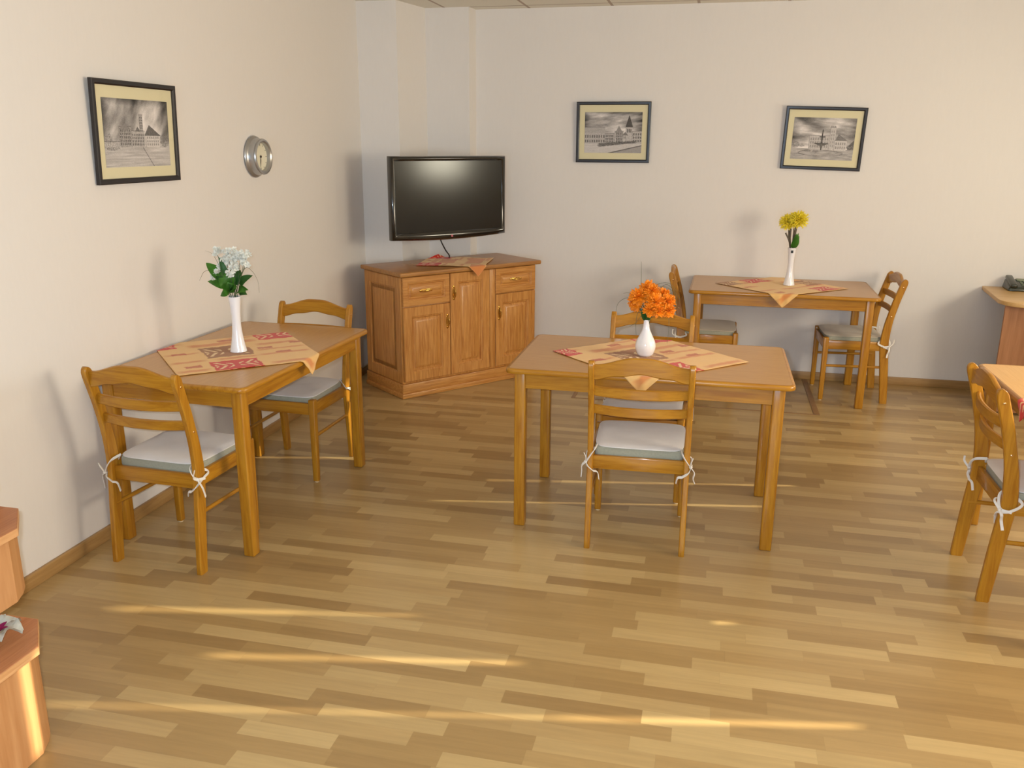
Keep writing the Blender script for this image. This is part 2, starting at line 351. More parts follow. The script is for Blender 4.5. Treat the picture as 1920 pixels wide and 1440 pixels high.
# ------------------------------------------------------------------ chair
def post_y(z):
    P = [(0,-.205), (.2,-.188), (.42,-.165), (.55,-.178), (.70,-.212), (.845,-.256)]
    for (z0, y0), (z1, y1) in zip(P, P[1:]):
        if z <= z1: 
            t = (z-z0)/(z1-z0); return y0+(y1-y0)*t
    return P[-1][1]
def smooth_post(z): return (post_y(max(z-.04, 0))+post_y(z)*2+post_y(min(z+.04, .845)))/4
WB, WF = .2016, .195
def ribbon(bm, P, w=.0065): tube(bm, cat(P, 6), w, 6, flat=.35, nrm=(1, .3, 0))
def make_chair(label, group):
    t = thing('dining_chair', label, 'chair', group=group)
    for s in (-1, 1):
        b = new(); rings = []; n = 16; th = .012
        zs = [0, .004]+[.845*i/22 for i in range(1, 22)]+[.825, .836, .843, .8465]
        for z in zs:
            zc = min(z, .845); hw = .0235+.004*math.sin(min(zc/.45, 1)*PI/2)-(.005 if zc > .6 else .005*max(0, (zc-.42)/.18) if zc > .42 else 0)
            if z > .815: hw *= math.sqrt(max(.02, 1-((z-.815)/.0318)**2))
            if z == 0: hw -= .002
            y = smooth_post(zc); c = .004
            sec = [(-th, -hw+c), (-th+c, -hw), (th-c, -hw), (th, -hw+c), (th, hw-c), (th-c, hw), (-th+c, hw), (-th, hw-c)]
            rings.append([b.verts.new((s*WB+px, y+py, z)) for px, py in sec])
        for p, q in zip(rings, rings[1:]):
            for j in range(8): b.faces.new((p[j], p[(j+1) % 8], q[(j+1) % 8], q[j]))
        b.faces.new(rings[0][::-1]); b.faces.new(rings[-1])
        lg = obj('back_leg', b, M['honeyZ'], t)
        for zz in (.795, .60):
            bb = new(); lathe(bb, [(.0048, 0), (.0048, .0015), (.003, .0028), (0.0, .003)], 12)
            bmesh.ops.transform(bb, matrix=Matrix.Translation((s*(WB+.0118), post_y(zz), zz)) @ Matrix.Rotation(s*PI/2, 4, 'Y'), verts=bb.verts)
            obj('screw', bb, M['screw'], lg)
        b = new(); m = bmesh.new()
        box(m, s*WF-.018, s*WF+.018, .202-.018, .202+.018, 0.004, .442, .007, 3)
        for v in m.verts:
            k = 1-.18*(1-v.co.z/.44); v.co.x = s*WF+(v.co.x-s*WF)*k; v.co.y = .202+(v.co.y-.202)*k
        merge(b, m)
        lf = obj('front_leg', b, M['honeyZ'], t)
        obj('foot_glide', lathe(new(), [(.011, 0), (.011, .006)], 16, (s*WF, .202, 0)), M['glide'], lf)
        obj('side_rail', box(new(), s*.197-.010, s*.197+.010, -.15, .19, .362, .422, .004), M['honeyY'], t)
        obj('stretcher', tube(new(), [(s*.197, -.19, .25), (s*.196, .19, .245)], .009, 12), M['honeyY'], t)
    obj('front_rail', box(new(), -.18, .18, .198, .217, .362, .422, .004), M['honeyX'], t)
    obj('rear_rail', box(new(), -.191, .191, -.176, -.156, .352, .412, .004), M['honeyX'], t)
    xs = [-.1905+.381*i/28 for i in range(29)]; u = lambda x: x/.1905
    bow = lambda x, y0, d: y0-d*(1-u(x)**2)
    ss = lambda a: a*a*(3-2*a)
    arch = lambda x: ss(max(0, min(1, (1-abs(u(x)))/.85)))
    obj('crest_rail', slab(new(), xs, lambda x: .768+.026*arch(x)+.0035*math.cos(u(x)*PI*3), lambda x: .829+.036*arch(x), lambda x: bow(x, -.241, .012), .02), M['honeyX'], t)
    obj('back_slat', slab(new(), xs, lambda x: .69-.004*(1-u(x)**2), lambda x: .732-.002*(1-u(x)**2), lambda x: bow(x, -.215, .026), .016), M['honeyX'], t)
    obj('back_slat', slab(new(), xs, lambda x: .606-.004*(1-u(x)**2), lambda x: .646-.002*(1-u(x)**2), lambda x: bow(x, -.192, .026), .016), M['honeyX'], t)
    # upholstered seat
    b = new(); m = bmesh.new(); prism(m, rrect(.372, .345, .02), .40, .446, .012, 4)
    bmesh.ops.transform(m, matrix=Matrix.Translation((0, .022, 0)), verts=m.verts); merge(b, m)
    obj('seat', b, M['pad'], t)
    return t
def make_cushion(label, group, material='cushion', seed=0):
    t = thing('seat_cushion', label, 'cushion', group=group)
    nx, ny = 22, 22; w, d, cy = .196, .186, .022; b = new(); top = []; bot = []
    for j in range(ny+1):
        r1 = []; r2 = []
        for i in range(nx+1):
            a = -1+2*i/nx; c = -1+2*j/ny
            # rounded superellipse mapping, narrower at the back
            k = 1/max(1e-6, (abs(a)**7+abs(c)**7)**(1/7))*max(abs(a), abs(c)) if (a or c) else 1
            x = a*k*w*(1-.05*(1-c)/2) if True else 0; y = cy+c*k*d
            e = max(abs(a), abs(c)); edge = math.sqrt(max(0, 1-e**8))
            wob = mnoise.noise(Vector((x*9+seed*3.1, y*9, seed)))*.004
            x0 = max(-.183, min(.183, x))
            z = .4475+max(0, .006-.0)*0
            sag = 0
            r1.append(b.verts.new((x, y, .4485+.003+.008*edge+wob*edge+max(0, wob)*.6))); r2.append(b.verts.new((x, y, .4478)))
        top.append(r1); bot.append(r2)
    for g, fl in ((top, 0), (bot, 1)):
        for j in range(ny):
            for i in range(nx): 
                f = (g[j][i], g[j][i+1], g[j+1][i+1], g[j+1][i]); b.faces.new(f[::-1] if fl else f)
    per = [(0, i) for i in range(nx)]+[(j, nx) for j in range(ny)]+[(ny, nx-i) for i in range(nx)]+[(ny-j, 0) for j in range(ny)]
    for (j, i), (j2, i2) in zip(per, per[1:]+per[:1]): b.faces.new((bot[j][i], bot[j2][i2], top[j2][i2], top[j][i]))
    obj('cover', b, M[material], t, smooth=60)
    rr = random.Random(seed)
    for s in (-1, 1):
        b = new(); xp = s*WB; o = s*.0175; q = rr.uniform(-.012, .012)
        k = (s*.176, -.150, .452)
        # band round the post, then a knot with two loose ends
        ribbon(b, [k, (s*.186, -.150, .436), (xp+o, -.128, .415), (xp+o*1.05, -.165, .392+q), (xp+o*.6, -.203, .375), (xp-s*.016, -.203, .352)])
        ribbon(b, [k, (s*.182, -.19, .446), (xp-s*.004, -.203, .425), (xp+o*.9, -.198, .398+q), (xp+o*1.3, -.16, .39+q)])
        ribbon(b, [(xp+o, -.200, .396+q), (xp+o*1.9, -.196, .372), (xp+o*1.6+q, -.19, .345), (xp+o*2.1, -.186, .322+q)])
        ribbon(b, [(xp+o, -.200, .396+q), (xp+o*.9, -.222, .42), (xp+o*1.35, -.222, .445+q)], .005)
        ribbon(b, [(xp-s*.016, -.203, .352), (xp-s*.034, -.196, .345), (xp-s*.04, -.19, .318+q)], .006)
        lathe(b, [(0, -.007), (.006, -.004), (.0075, 0), (.006, .005), (0, .008)], 10, (xp+o, -.201, .397+q))
        obj('ribbon', b, M['ribbon'], t)
    return t
chairs = [  # x, y, angle, chair label, cushion label, cushion material
 (.391,3.047,-.05,'honey wood chair at the near end of the table with the white flowers','light grey cushion tied on the chair at the near end of the white flower table','cushion'),
 (.416,4.066,3.102,'honey wood chair at the far end of the white flower table, beside the cabinet','light grey cushion on the chair between the white flower table and the cabinet','cushion'),
 (2.262,3.656,.035,'honey wood chair in front of the orange flower table, its back to us','pale cushion with a dark stain on the chair before the orange flower table','cushion'),
 (2.232,4.225,3.12,'honey wood chair behind the orange flower table, facing us','grey cushion on the chair behind the orange flower table','cushion'),
 (3.494,6.272,1.612,'honey wood chair at the right end of the yellow flower table by the back wall','taupe cushion on the chair at the right end of the yellow flower table','cushion_dark'),
 (2.50,6.235,-1.56,'honey wood chair at the left end of the yellow flower table, mostly hidden','taupe cushion on the chair at the left end of the yellow flower table','cushion_dark'),
 (3.823,3.541,-1.577,'honey wood chair at the right edge of the photo beside the light-topped table','grey cushion on the chair at the right edge of the photo','cushion'),
]
proto = make_chair(chairs[0][3], 'honey wood dining chairs')
for i, (x, y, a, lb, clb, cm) in enumerate(chairs):
    o = proto if i == 0 else copy_tree(proto)
    o.location = (x, y, 0); o.rotation_euler = (0, 0, a); o['label'] = lb
    c = make_cushion(clb, 'tie-on seat cushions', cm, i+1)
    c.location = (x, y, 0); c.rotation_euler = (0, 0, a)

# ------------------------------------------------------------------ tables
TL, TW, TH = 1.214, .735, .75
def make_table(label, top='tabletop'):
    t = thing('dining_table', label, 'table', group='honey wood dining tables')
    obj('tabletop', prism(new(), rrect(TL-.03, TW-.03, .025), .7285, TH, .0006, 1), M[top], t)
    # edge lipping: swept bull-nose profile
    b = new(); rings = []
    prof = [(-.0155,.7285), (-.002,.7285), (0,.731), (.0,.740), (-.002,.7465), (-.006,.7498), (-.0155,.7503)]
    for o_, z in prof:
        rings.append([b.verts.new((x, y, z)) for x, y in rrect(TL+2*o_, TW+2*o_, .04+o_, 6)])
    n = len(rings[0])
    for k in range(len(rings)):
        p, q = rings[k], rings[(k+1) % len(rings)]
        for j in range(n): b.faces.new((p[j], p[(j+1) % n], q[(j+1) % n], q[j]))
    obj('edge_trim', b, M['honeyX'], t, smooth=50)
    lx, ly = TL/2-.062, TW/2-.062
    for sx in (-1, 1):
        for sy in (-1, 1):
            obj('leg', box(new(), sx*lx-.025, sx*lx+.025, sy*ly-.025, sy*ly+.025, 0, .728, .0065, 3), M['honeyZ'], t)
    for s in (-1, 1):
        obj('apron', box(new(), -lx+.0245, lx-.0245, s*(ly+.006)-.011, s*(ly+.006)+.011, .655, .728, .001, 1), M['honeyX'], t)
        obj('apron', box(new(), s*(lx+.006)-.011, s*(lx+.006)+.011, -ly+.0245, ly-.0245, .655, .728, .001, 1), M['honeyY'], t)
    return t
tabs = [((.406,3.585),1.5398,'honey wood table against the left wall with white flowers on it'),
        ((2.2766,3.911),.0021,'honey wood table in the middle of the room with orange flowers on it'),
        ((2.987,6.235),-.017,'honey wood table against the back wall with yellow flowers on it')]
tp = make_table(tabs[0][2])
for i, (p, a, lb) in enumerate(tabs):
    o = tp if i == 0 else copy_tree(tp)
    o.location = (p[0], p[1], 0); o.rotation_euler = (0, 0, a); o['label'] = lb
T4 = make_table('light-topped honey wood table cut off by the right edge of the photo', 'tabletop_light')
T4.location = (4.075, 3.565, 0); T4.rotation_euler = (0, 0, PI/2)

# ------------------------------------------------------------------ table cloths
CR, OR, RD, BR, LN = srgb(232,188,122), srgb(212,136,80), srgb(204,46,32), srgb(160,104,54), srgb(236,206,156)
DO = srgb(186,84,44)
def mixc(a, b, t): return tuple(a[i]*(1-t)+b[i]*t for i in range(3))+(1,)
BANDS = [(.0,.24,.03,.10), (.62,1,.02,.09), (0,.26,.30,.37), (.6,1,.29,.36), (.0,.26,.56,.62), (.62,1,.45,.51), (.2,.72,.77,.87), (.66,1,.62,.70), (0,.2,.9,.95), (.3,.62,.28,.35), (.5,.75,.93,.98)]
def pattern(u, v, blocks, patches):
    w = mnoise.noise(Vector((u*9, v*9, 1)))*.012; w2 = mnoise.noise(Vector((u*26, v*26, 5)))*.01
    uu, vv = u+w+w2, v+w-w2; c = CR
    for a, b_, c0, d in BANDS:
        if a < uu < b_ and c0 < vv < d:
            e = min((vv-c0)/.02, (d-vv)/.02, (uu-a)/.05, (b_-uu)/.05, 1); c = mixc(c, OR, .9*e)
    for cu, cv in patches:
        if abs(uu-cu) < .055 and abs(vv-cv) < .028: c = mixc(c, DO, .85)
    for (a, b_, c0, d, kind) in blocks:
        if a < uu < b_ and c0 < vv < d:
            uu_, vv_ = u, v
            c = {'r': RD, 'b': BR, 'o': OR}[kind]
            if kind == 'o': continue
            p = (u-(a+b_)/2)/(b_-a)*2; q = (v-(c0+d)/2)/(d-c0)*2; r = max(abs(p), abs(q))
            P_, Q_ = abs(p), abs(q)
            if .14 < P_ < .86 and Q_ < .72 and Q_ < .30+.6*P_ and ((P_-.55*Q_)*2.8+.1) % 1 < .42 and Q_ > .06: c = mixc(c, LN, .9)
    return c
LBL = [(.25,.57,0,.25,'r'), (.73,1.05,.80,1.05,'r'), (-.05,.13,.80,1.05,'r'), (.27,.6,.38,.73,'b')]
LPT = [(.11,.6), (.14,.18), (.71,.54), (.80,.36), (.97,.62), (.5,.9)]
BBL = [(-.02,.22,.78,1.02,'b'), (.35,.65,.78,1.02,'r'), (.80,1.02,.35,.65,'b'), (.60,.88,.02,.22,'r')]
def cloth(name, label, root_loc, rz, cx, cy, half, rot, ztop, bounds, blocks, patches, group, cat_='table cloth', n=150, amp=.0016, seed=0, back=None):
    """square cloth centred (cx,cy) in table coordinates; corners on the axes; hangs over the bounds"""
    b = new(); lay = b.verts.layers.float_color.new('col'); g = []
    cen = Vector((cx, cy)); S = half*math.sqrt(2)
    corner = {'L': Vector((-half, 0)), 'F': Vector((0, -half)), 'R': Vector((half, 0)), 'B': Vector((0, half))}
    order = 'LFRB'; k = order.index(rot)
    P0 = cen+corner[order[k]]; P1 = cen+corner[order[(k+1) % 4]]; P2 = cen+corner[order[(k-1) % 4]]
    x0, x1, y0, y1 = bounds
    R_ = .006
    def fold(ex):   # excess length -> (outward, down) around a small radius
        if ex <= 0: return 0, 0
        a = min(ex/R_, PI/2); out = R_*math.sin(a); dn = R_*(1-math.cos(a))
        if ex > R_*PI/2: dn += ex-R_*PI/2
        return out, dn
    for j in range(n+1):
        row = []
        for i in range(n+1):
            u, v = i/n, j/n; p = P0+(P1-P0)*u+(P2-P0)*v; x, y = p.x, p.y; z = 0
            wr = amp*(1+mnoise.noise(Vector((x*7+seed, y*7, seed*2.3)))+.6*mnoise.noise(Vector((x*19, y*19+seed, 3))))
            ox, oy, dz = 0, 0, 0
            if y < y0: o_, d = fold(y0-y); y = y0-o_; dz = d; oy = -wr*2-.004*math.sin(x*60+seed)**2*min(1, d*25)
            elif y > y1:
                if back is None: o_, d = fold(y-y1); y = y1+o_; dz = d; oy = wr*.5
                else: d = y-y1; y = y1-d*.3; z = d*back
            e = max(0, min(u, v, 1-u, 1-v))
            row.append(b.verts.new((x, y+oy, ztop+.0015+z+(wr if dz == 0 else 0)-dz)))
            row[-1][lay] = pattern(u, v, blocks, patches)
        g.append(row)
    for j in range(n):
        for i in range(n): b.faces.new((g[j][i], g[j][i+1], g[j+1][i+1], g[j+1][i]))
    o = obj(name, b, M['cloth'], None, smooth=80)
    sm = o.modifiers.new('thick', 'SOLIDIFY'); sm.thickness = .0012; sm.offset = 1
    o.location = (root_loc[0], root_loc[1], 0); o.rotation_euler = (0, 0, rz)
    return tag(o, label, cat_, group)
GB = 'orange and red patterned cloths'
bd = (-TL/2, TL/2, -TW/2, TW/2)
cloth('table_cloth', 'orange and red patterned cloth laid diagonally under the vase of white flowers', tabs[0][0], tabs[0][1], -.06, 0, .45, 'L', TH, bd, LBL, LPT, GB, seed=1)
cloth('table_cloth', 'orange and red patterned cloth laid diagonally under the vase of orange flowers', tabs[1][0], tabs[1][1], -.015, .0, .445, 'F', TH, bd, LBL, LPT, GB, seed=2, amp=.002)
cloth('table_cloth', 'orange and red patterned cloth laid diagonally under the vase of yellow flowers', tabs[2][0], tabs[2][1], .0, -.02, .44, 'F', TH, bd, BBL, LPT, GB, seed=3, amp=.0025)
cloth('table_cloth', 'red corner of a patterned cloth hanging off the light-topped table', (4.075,3.565), -PI/2, .07, .0, .44, 'F', TH, bd, [(-.05,.3,-.05,.3,'r'), (.4,.7,.4,.7,'b')], LPT, GB, seed=4)

# ------------------------------------------------------------------ cabinet
CX, CY, CA = .5226, 5.3903, .884
CL, CD, CH = 1.14, .50, .865
cab = thing('cabinet', 'low brown wood cabinet with three doors and two drawers set across the corner', 'cabinet', (CX, CY, 0), CA)
def raised(x0, x1, z0, z1, y, th=.02, frame=.062, m=None):
    """frame and raised-panel front in XZ, its face at y (towards -y)"""
    b = new(); lv = [(0, .003), (.003, 0), (frame, 0), (frame+.004, .004), (frame+.010, .005), (frame+.016, .013), (frame+.022, .013), (frame+.040, .003), (frame+.044, .002)]
    loops = []
    for ins, dep in lv:
        loops.append([b.verts.new(v) for v in ((x0+ins, y+dep, z0+ins), (x1-ins, y+dep, z0+ins), (x1-ins, y+dep, z1-ins), (x0+ins, y+dep, z1-ins))])
    bk = [b.verts.new(v) for v in ((x0, y+th, z0), (x1, y+th, z0), (x1, y+th, z1), (x0, y+th, z1))]
    L = [bk]+loops
    for p, q in zip(L, L[1:]):
        for j in range(4): b.faces.new((p[j], p[(j+1) % 4], q[(j+1) % 4], q[j]))
    b.faces.new(L[-1]); b.faces.new(bk[::-1]); return b
b = new(); box(b, 0, CL, 0, CD, .10, .835, .003); obj('carcass', b, M['cabZ'], cab)
b = new()
box(b, -.012, CL+.012, -.012, CD, .032, .10, .006); box(b, -.02, CL+.02, -.02, CD, 0, .034, .006)
obj('plinth', b, M['cabX'], cab)
b = new(); m = bmesh.new(); prism(m, [(-.025,-.04), (CL+.025,-.04), (CL+.025,CD+.005), (-.025,CD+.005)], .835, CH, .009, 4); merge(b, m)
obj('cabinet_top', b, M['cabtop'], cab)
# side panel (left end), raised
b = raised(0, CD-.01, .105, .83, -.006, .006, .07)
bmesh.ops.transform(b, matrix=Matrix.Rotation(-PI/2, 4, 'Z'), verts=b.verts)
bmesh.ops.transform(b, matrix=Matrix.Translation((0, CD-.01, 0)), verts=b.verts)
obj('side_panel', b, M['cabZ'], cab, smooth=20)
fy = -.021
def handle(x, z, vert, par):
    b = new(); n = 12; P = []; R = []
    for i in range(n+1):
        a = i/n; s_ = (a-.5)*.085; out = .022*math.sin(a*PI)**.6
        P.append((x, fy-out-.002, z+s_) if vert else (x+s_, fy-out-.002, z)); R.append(.0028+.0028*math.sin(a*PI))
    tube(b, P, R, 10)
    for s_ in (-.0425, .0425):
        q = bmesh.new(); lathe(q, [(.0085, 0), (.0085, .002), (.005, .004), (0, .0045)], 14)
        c = (x, fy, z+s_) if vert else (x+s_, fy, z)
        merge(b, q, Matrix.Translation(c) @ Matrix.Rotation(PI/2, 4, 'X'))
    # oval back plate
    q = bmesh.new(); lathe(q, [(1, 0), (1, .0012), (.9, .002), (0, .002)], 28)
    sc = Matrix.Diagonal((.013, .045, 1, 1)) if vert else Matrix.Diagonal((.045, .011, 1, 1))
    merge(b, q, Matrix.Translation((x, fy, z)) @ Matrix.Rotation(PI/2, 4, 'X') @ sc)
    obj('handle', b, M['brass'], par)
d = obj('door', raised(.003, .373, .118, .628, fy), M['cabZ'], cab, smooth=20); handle(.350, .503, True, d)
d = obj('door', raised(.379, .712, .118, .830, fy), M['cabZ'], cab, smooth=20); handle(.405, .695, True, d)
d = obj('door', raised(.765, 1.128, .118, .645, fy), M['cabZ'], cab, smooth=20); handle(.795, .510, True, d)
d = obj('drawer', raised(.003, .373, .636, .830, fy, frame=.036), M['cabX'], cab, smooth=20); handle(.180, .734, False, d)
d = obj('drawer', raised(.765, 1.128, .653, .830, fy, frame=.036), M['cabX'], cab, smooth=20); handle(.945, .745, False, d)
obj('stile', box(new(), .715, .761, -.018, .0, .118, .83, .002), M['cabZ'], cab)
cloth('cabinet_cloth', 'small orange and red patterned cloth lying on the cabinet under the television', (CX,CY), CA, .585, .215, .335, 'F', CH, (-.1, CL, -.046, .47), [(-.02,.3,.66,1.05,'r'), (.75,1.05,.66,1.05,'r'), (.0,.2,.0,.2,'o'), (.25,.72,.5,.75,'o'), (.3,.9,.1,.32,'o')], LPT, GB, 'cloth', seed=9, amp=.004, back=.35)

# ------------------------------------------------------------------ television
TA = .885; TWd, THt = .955, .555
tv = thing('television', 'black flat screen television on the wall above the corner cabinet', 'television', (.705, 5.945, 1.325), TA)
def ringmesh(outer, inner, y0, y1, top, bot, side, crown=0):
    pass
b = new(); wo, ho = TWd/2, THt/2; bt, bs, bb_ = .032, .034, .045
# convex bezel: loops from the back edge to the screen
def rl(b, x, zt, zb, y, bow=0, nb=12):
    pts = []
    for i in range(nb+1): pts.append((-x+2*x*i/nb, y, -zb-bow*math.sin(PI*i/nb)))
    for i in range(nb+1): pts.append((x-2*x*i/nb, y, zt))
    return [b.verts.new(p) for p in pts]
loops = [rl(b, wo-.004, ho-.004, ho-.004, .045, .012), rl(b, wo, ho, ho, .04, .014), rl(b, wo, ho, ho, .008, .016), rl(b, wo-.004, ho-.004, ho-.004, -.002, .016), rl(b, wo-.012, ho-.011, ho-.014, -.009, .014), rl(b, wo-.022, ho-.020, ho-.028, -.010, .008), rl(b, wo-.031, ho-.029, ho-.040, -.005, .002), rl(b, wo-.034, ho-.032, ho-.044, .003, 0)]
for p, q in zip(loops, loops[1:]):
    for j in range(len(p)): b.faces.new((p[j], p[(j+1) % len(p)], q[(j+1) % len(p)], q[j]))
obj('bezel', b, M['tvblack'], tv, smooth=60)
obj('screen', box(new(), -wo+.033, wo-.033, .0025, .006, -ho+.043, ho-.031), M['screen'], tv, smooth=0)
b = new(); box(b, -wo+.004, wo-.004, .012, .05, -ho+.004, ho-.004, .01, 3); box(b, -.30, .30, .05, .085, -.2, .2, .02, 3); obj('housing', b, M['tvback'], tv)
b = new(); box(b, -.12, .12, .085, .10, -.1, .1, .004); box(b, -.025, .025, .10, .30, -.03, .03, .004); box(b, -.06, .06, .30, .315, -.1, .1, .004); obj('wall_bracket', b, M['tvback'], tv)
q = new(); lathe(q, [(.0085, 0), (.0085, .001), (0, .0012)], 24); bmesh.ops.transform(q, matrix=Matrix.Translation((.0, -.0112, -ho+.0095)) @ Matrix.Rotation(PI/2, 4, 'X'), verts=q.verts)
lg = obj('logo', q, M['logo'], tv)
b = new()
tube(b, [(.0+.0055*math.cos(a), -.0128, -ho+.0095+.0055*math.sin(a)) for a in [PI*.1+i*PI*1.8/14 for i in range(15)]], .0007, 6)
tube(b, [(-.001, -.0128, -ho+.0125), (-.001, -.0128, -ho+.007), (.002, -.0128, -ho+.007)], .0006, 6)
obj('logo_mark', b, M['logogrey'], lg)
# cable hanging from the set to the cabinet cloth
def tvp(x, y, z): 
    c, s = math.cos(TA), math.sin(TA); return (.705+c*x-s*y, 5.945+s*x+c*y, 1.325+z)
b = new(); e_ = (CX+math.cos(CA)*.63-math.sin(CA)*.37, CY+math.sin(CA)*.63+math.cos(CA)*.37, CH+.012)
s0 = Vector(tvp(-.05, .06, -.2)); s1 = Vector(tvp(-.05, .07, -.285))
tube(b, cat([s0, s1, Vector(tvp(-.005, .075, -.37)), Vector(e_)+Vector((0, 0, .02)), Vector(e_)], 6), .0045, 8)
obj('power_cable', b, M['cable'], None)
tag(bpy.data.objects['power_cable'], 'black cable hanging from the television down to the cabinet cloth', 'cable')

# ------------------------------------------------------------------ pictures
def fbm(x, y, s, o=4):
    v = 0; a = .5
    for k in range(o): v += a*mnoise.noise(Vector((x*(2**k), y*(2**k), s))); a *= .5
    return v
def draw(kind, W=210, H=150):
    A = np.zeros((H, W))
    rr = random.Random(kind*17+3)
    def sky(x, y):
        if kind == 1: v = .62+.75*fbm(x*5+y*1.5, y*1.8, 1.3)
        elif kind == 2: v = .66+.7*fbm(x*2.2-y*2, y*7+x*2, 4.1)
        else: v = .68+.7*fbm(x*2.5-y, y*6, 8.7)
        ed = max(0, .12-min(x, 1-x, y*1.2))*2.0
        return v-ed
    hor = {1: .62, 2: .70, 3: .74}[kind]
    for j in range(H):
        y = j/(H-1)
        for i in range(W):
            x = i/(W-1)
            if y < hor: v = sky(x, y)+max(0, y-.3)*.35
            else:
                if kind == 1: v = .72+.25*fbm(x*3, y*40, 2)-(.25 if abs((x-.55)-(y-.68)*.55) < .006 else 0)-.25*max(0, .12-x)
                elif kind == 2: v = .78+.08*fbm(x*6, y*30, 3)-(.32 if abs(y-(1.02-(x-.38)*.33)) < .012 and x > .38 else 0)-(.16 if y > 1.02-(x-.38)*.33 and x > .38 else 0)
                else: v = .66+.25*fbm(x*6, y*26, 6)
            A[j, i] = v
    def rect(x0, x1, y0, y1, v, tex=.1, line=.3):
        for j in range(max(0, int(y0*H)), min(H, int(y1*H)+1)):
            for i in range(max(0, int(x0*W)), min(W, int(x1*W)+1)):
                A[j, i] = v+tex*(rr.random()-.5)*2
        for i in range(max(0, int(x0*W)), min(W, int(x1*W)+1)): A[min(H-1, int(y0*H)), i] = line
        for j in range(max(0, int(y0*H)), min(H, int(y1*H)+1)): A[j, min(W-1, int(x0*W))] = line+.15
    def tri(xa, xb, xt, yt, yb, v, tex=.08):
        for j in range(int(yt*H), int(yb*H)+1):
            t = (j/H-yt)/(yb-yt); a = xt+(xa-xt)*t; b_ = xt+(xb-xt)*t
            for i in range(max(0, int(a*W)), min(W, int(b_*W)+1)): A[j, i] = v+tex*(rr.random()-.5)*2
    def wins(x0, x1, y0, y1, nx, ny, v=.32):
        for a in range(nx):
            for c in range(ny):
                cx = x0+(x1-x0)*(a+.5)/nx; cy_ = y0+(y1-y0)*(c+.5)/ny
                ww = (x1-x0)/nx*.22; hh = (y1-y0)/ny*.28
                for j in range(int((cy_-hh)*H), int((cy_+hh)*H)+1):
                    for i in range(int((cx-ww)*W), int((cx+ww)*W)+1):
                        if 0 <= i < W and 0 <= j < H: A[j, i] = v+.15*rr.random()
    def blob(cx, cy_, rx, ry, v, dens=.8):
        for j in range(int((cy_-ry)*H), int((cy_+ry)*H)+1):
            for i in range(int((cx-rx)*W), int((cx+rx)*W)+1):
                if 0 <= i < W and 0 <= j < H and ((i/W-cx)/rx)**2+((j/H-cy_)/ry)**2 < 1+.5*(rr.random()-.5) and rr.random() < dens: A[j, i] = v+.3*rr.random()
    if kind == 1:
        rect(.22,.40,.40,.70,.62,.14); wins(.23,.39,.44,.68,6,5); tri(.22,.40,.30,.36,.44,.5)
        rect(.40,.60,.46,.70,.68,.12); wins(.41,.59,.5,.69,7,4); tri(.46,.54,.5,.40,.47,.4)
        rect(.53,.585,.22,.5,.66,.12); wins(.535,.58,.25,.48,2,6)
        rect(.62,.84,.52,.70,.80,.06); wins(.63,.83,.54,.69,6,3,.5); tri(.60,.86,.68,.37,.53,.38)
        blob(.92,.60,.08,.10,.3,.7); blob(.06,.62,.06,.12,.4,.6); blob(.12,.70,.10,.05,.35,.6); rect(0,.22,.62,.7,.66,.2)
    elif kind == 2:
        rect(0,.36,.50,.76,.70,.10); wins(0,.36,.54,.76,9,2,.35); rect(.0,.36,.37,.50,.66,.07,.35)
        rect(.36,.52,.52,.76,.66,.16); wins(.37,.51,.55,.75,5,3,.3)
        rect(.53,.68,.46,.76,.68,.14); wins(.55,.67,.50,.74,4,4,.3); tri(.54,.67,.60,.33,.50,.55)
        rect(.72,.83,.34,.76,.72,.12); wins(.74,.82,.38,.52,3,1,.3); tri(.715,.84,.775,.08,.36,.30)
        tri(.66,.76,.71,.48,.56,.45); rect(.83,1,.46,.76,.70,.14); wins(.84,1,.5,.74,4,3,.35)
        for k in range(26):
            t = k/25; blob(.26+.62*t, .80-.08*t, .03, .045*(1-.3*t), .24, .8)
    else:
        rect(.28,.60,.42,.76,.74,.08); wins(.29,.59,.46,.72,8,3,.5); rect(.60,.69,.22,.76,.76,.08); wins(.61,.68,.28,.7,2,5,.55)
        for a in range(3): rect(.605+.03*a,.62+.03*a,.19,.23,.6,.05)
        rect(.69,.88,.52,.76,.80,.05); wins(.70,.87,.56,.74,5,2,.5); tri(.69,.89,.74,.38,.53,.48); tri(.88,1.06,1.0,.5,.7,.4); rect(.90,1,.64,.74,.42,.2)
        blob(.06,.64,.07,.07,.32,.7); blob(.16,.66,.05,.04,.4,.6)
        rect(.474,.490,.34,.76,.25,.08,.2); blob(.482,.32,.012,.05,.22,1); rect(.44,.53,.44,.46,.28,.06,.25); rect(.37,.59,.60,.62,.34,.06,.25); tri(.0,.0,.0,.0,.01,.5)
        for k in range(10):
            t = k/9; hw = .10*(1-t)+.012; 
            for i in range(int((.482-hw)*W), int((.482+hw)*W)): A[int((.62+.05*t)*H), i] = .3+.2*rr.random()
        for k in range(300):
            a = 2*PI*k/300; 
            for sc_ in (1, .96): 
                i = int((.48+.36*sc_*math.cos(a))*W); j = int((.84+.07*sc_*math.sin(a))*H); A[min(j, H-1), i] = .38
        blob(.27,.78,.05,.03,.3,.7); blob(.40,.80,.05,.03,.34,.7); blob(.76,.81,.05,.03,.4,.6)
    # scratchy ink hatching
    for j in range(H):
        for i in range(W): A[j, i] += .05*(rr.random()-.5)*2
    return np.clip(A, .10, .93)
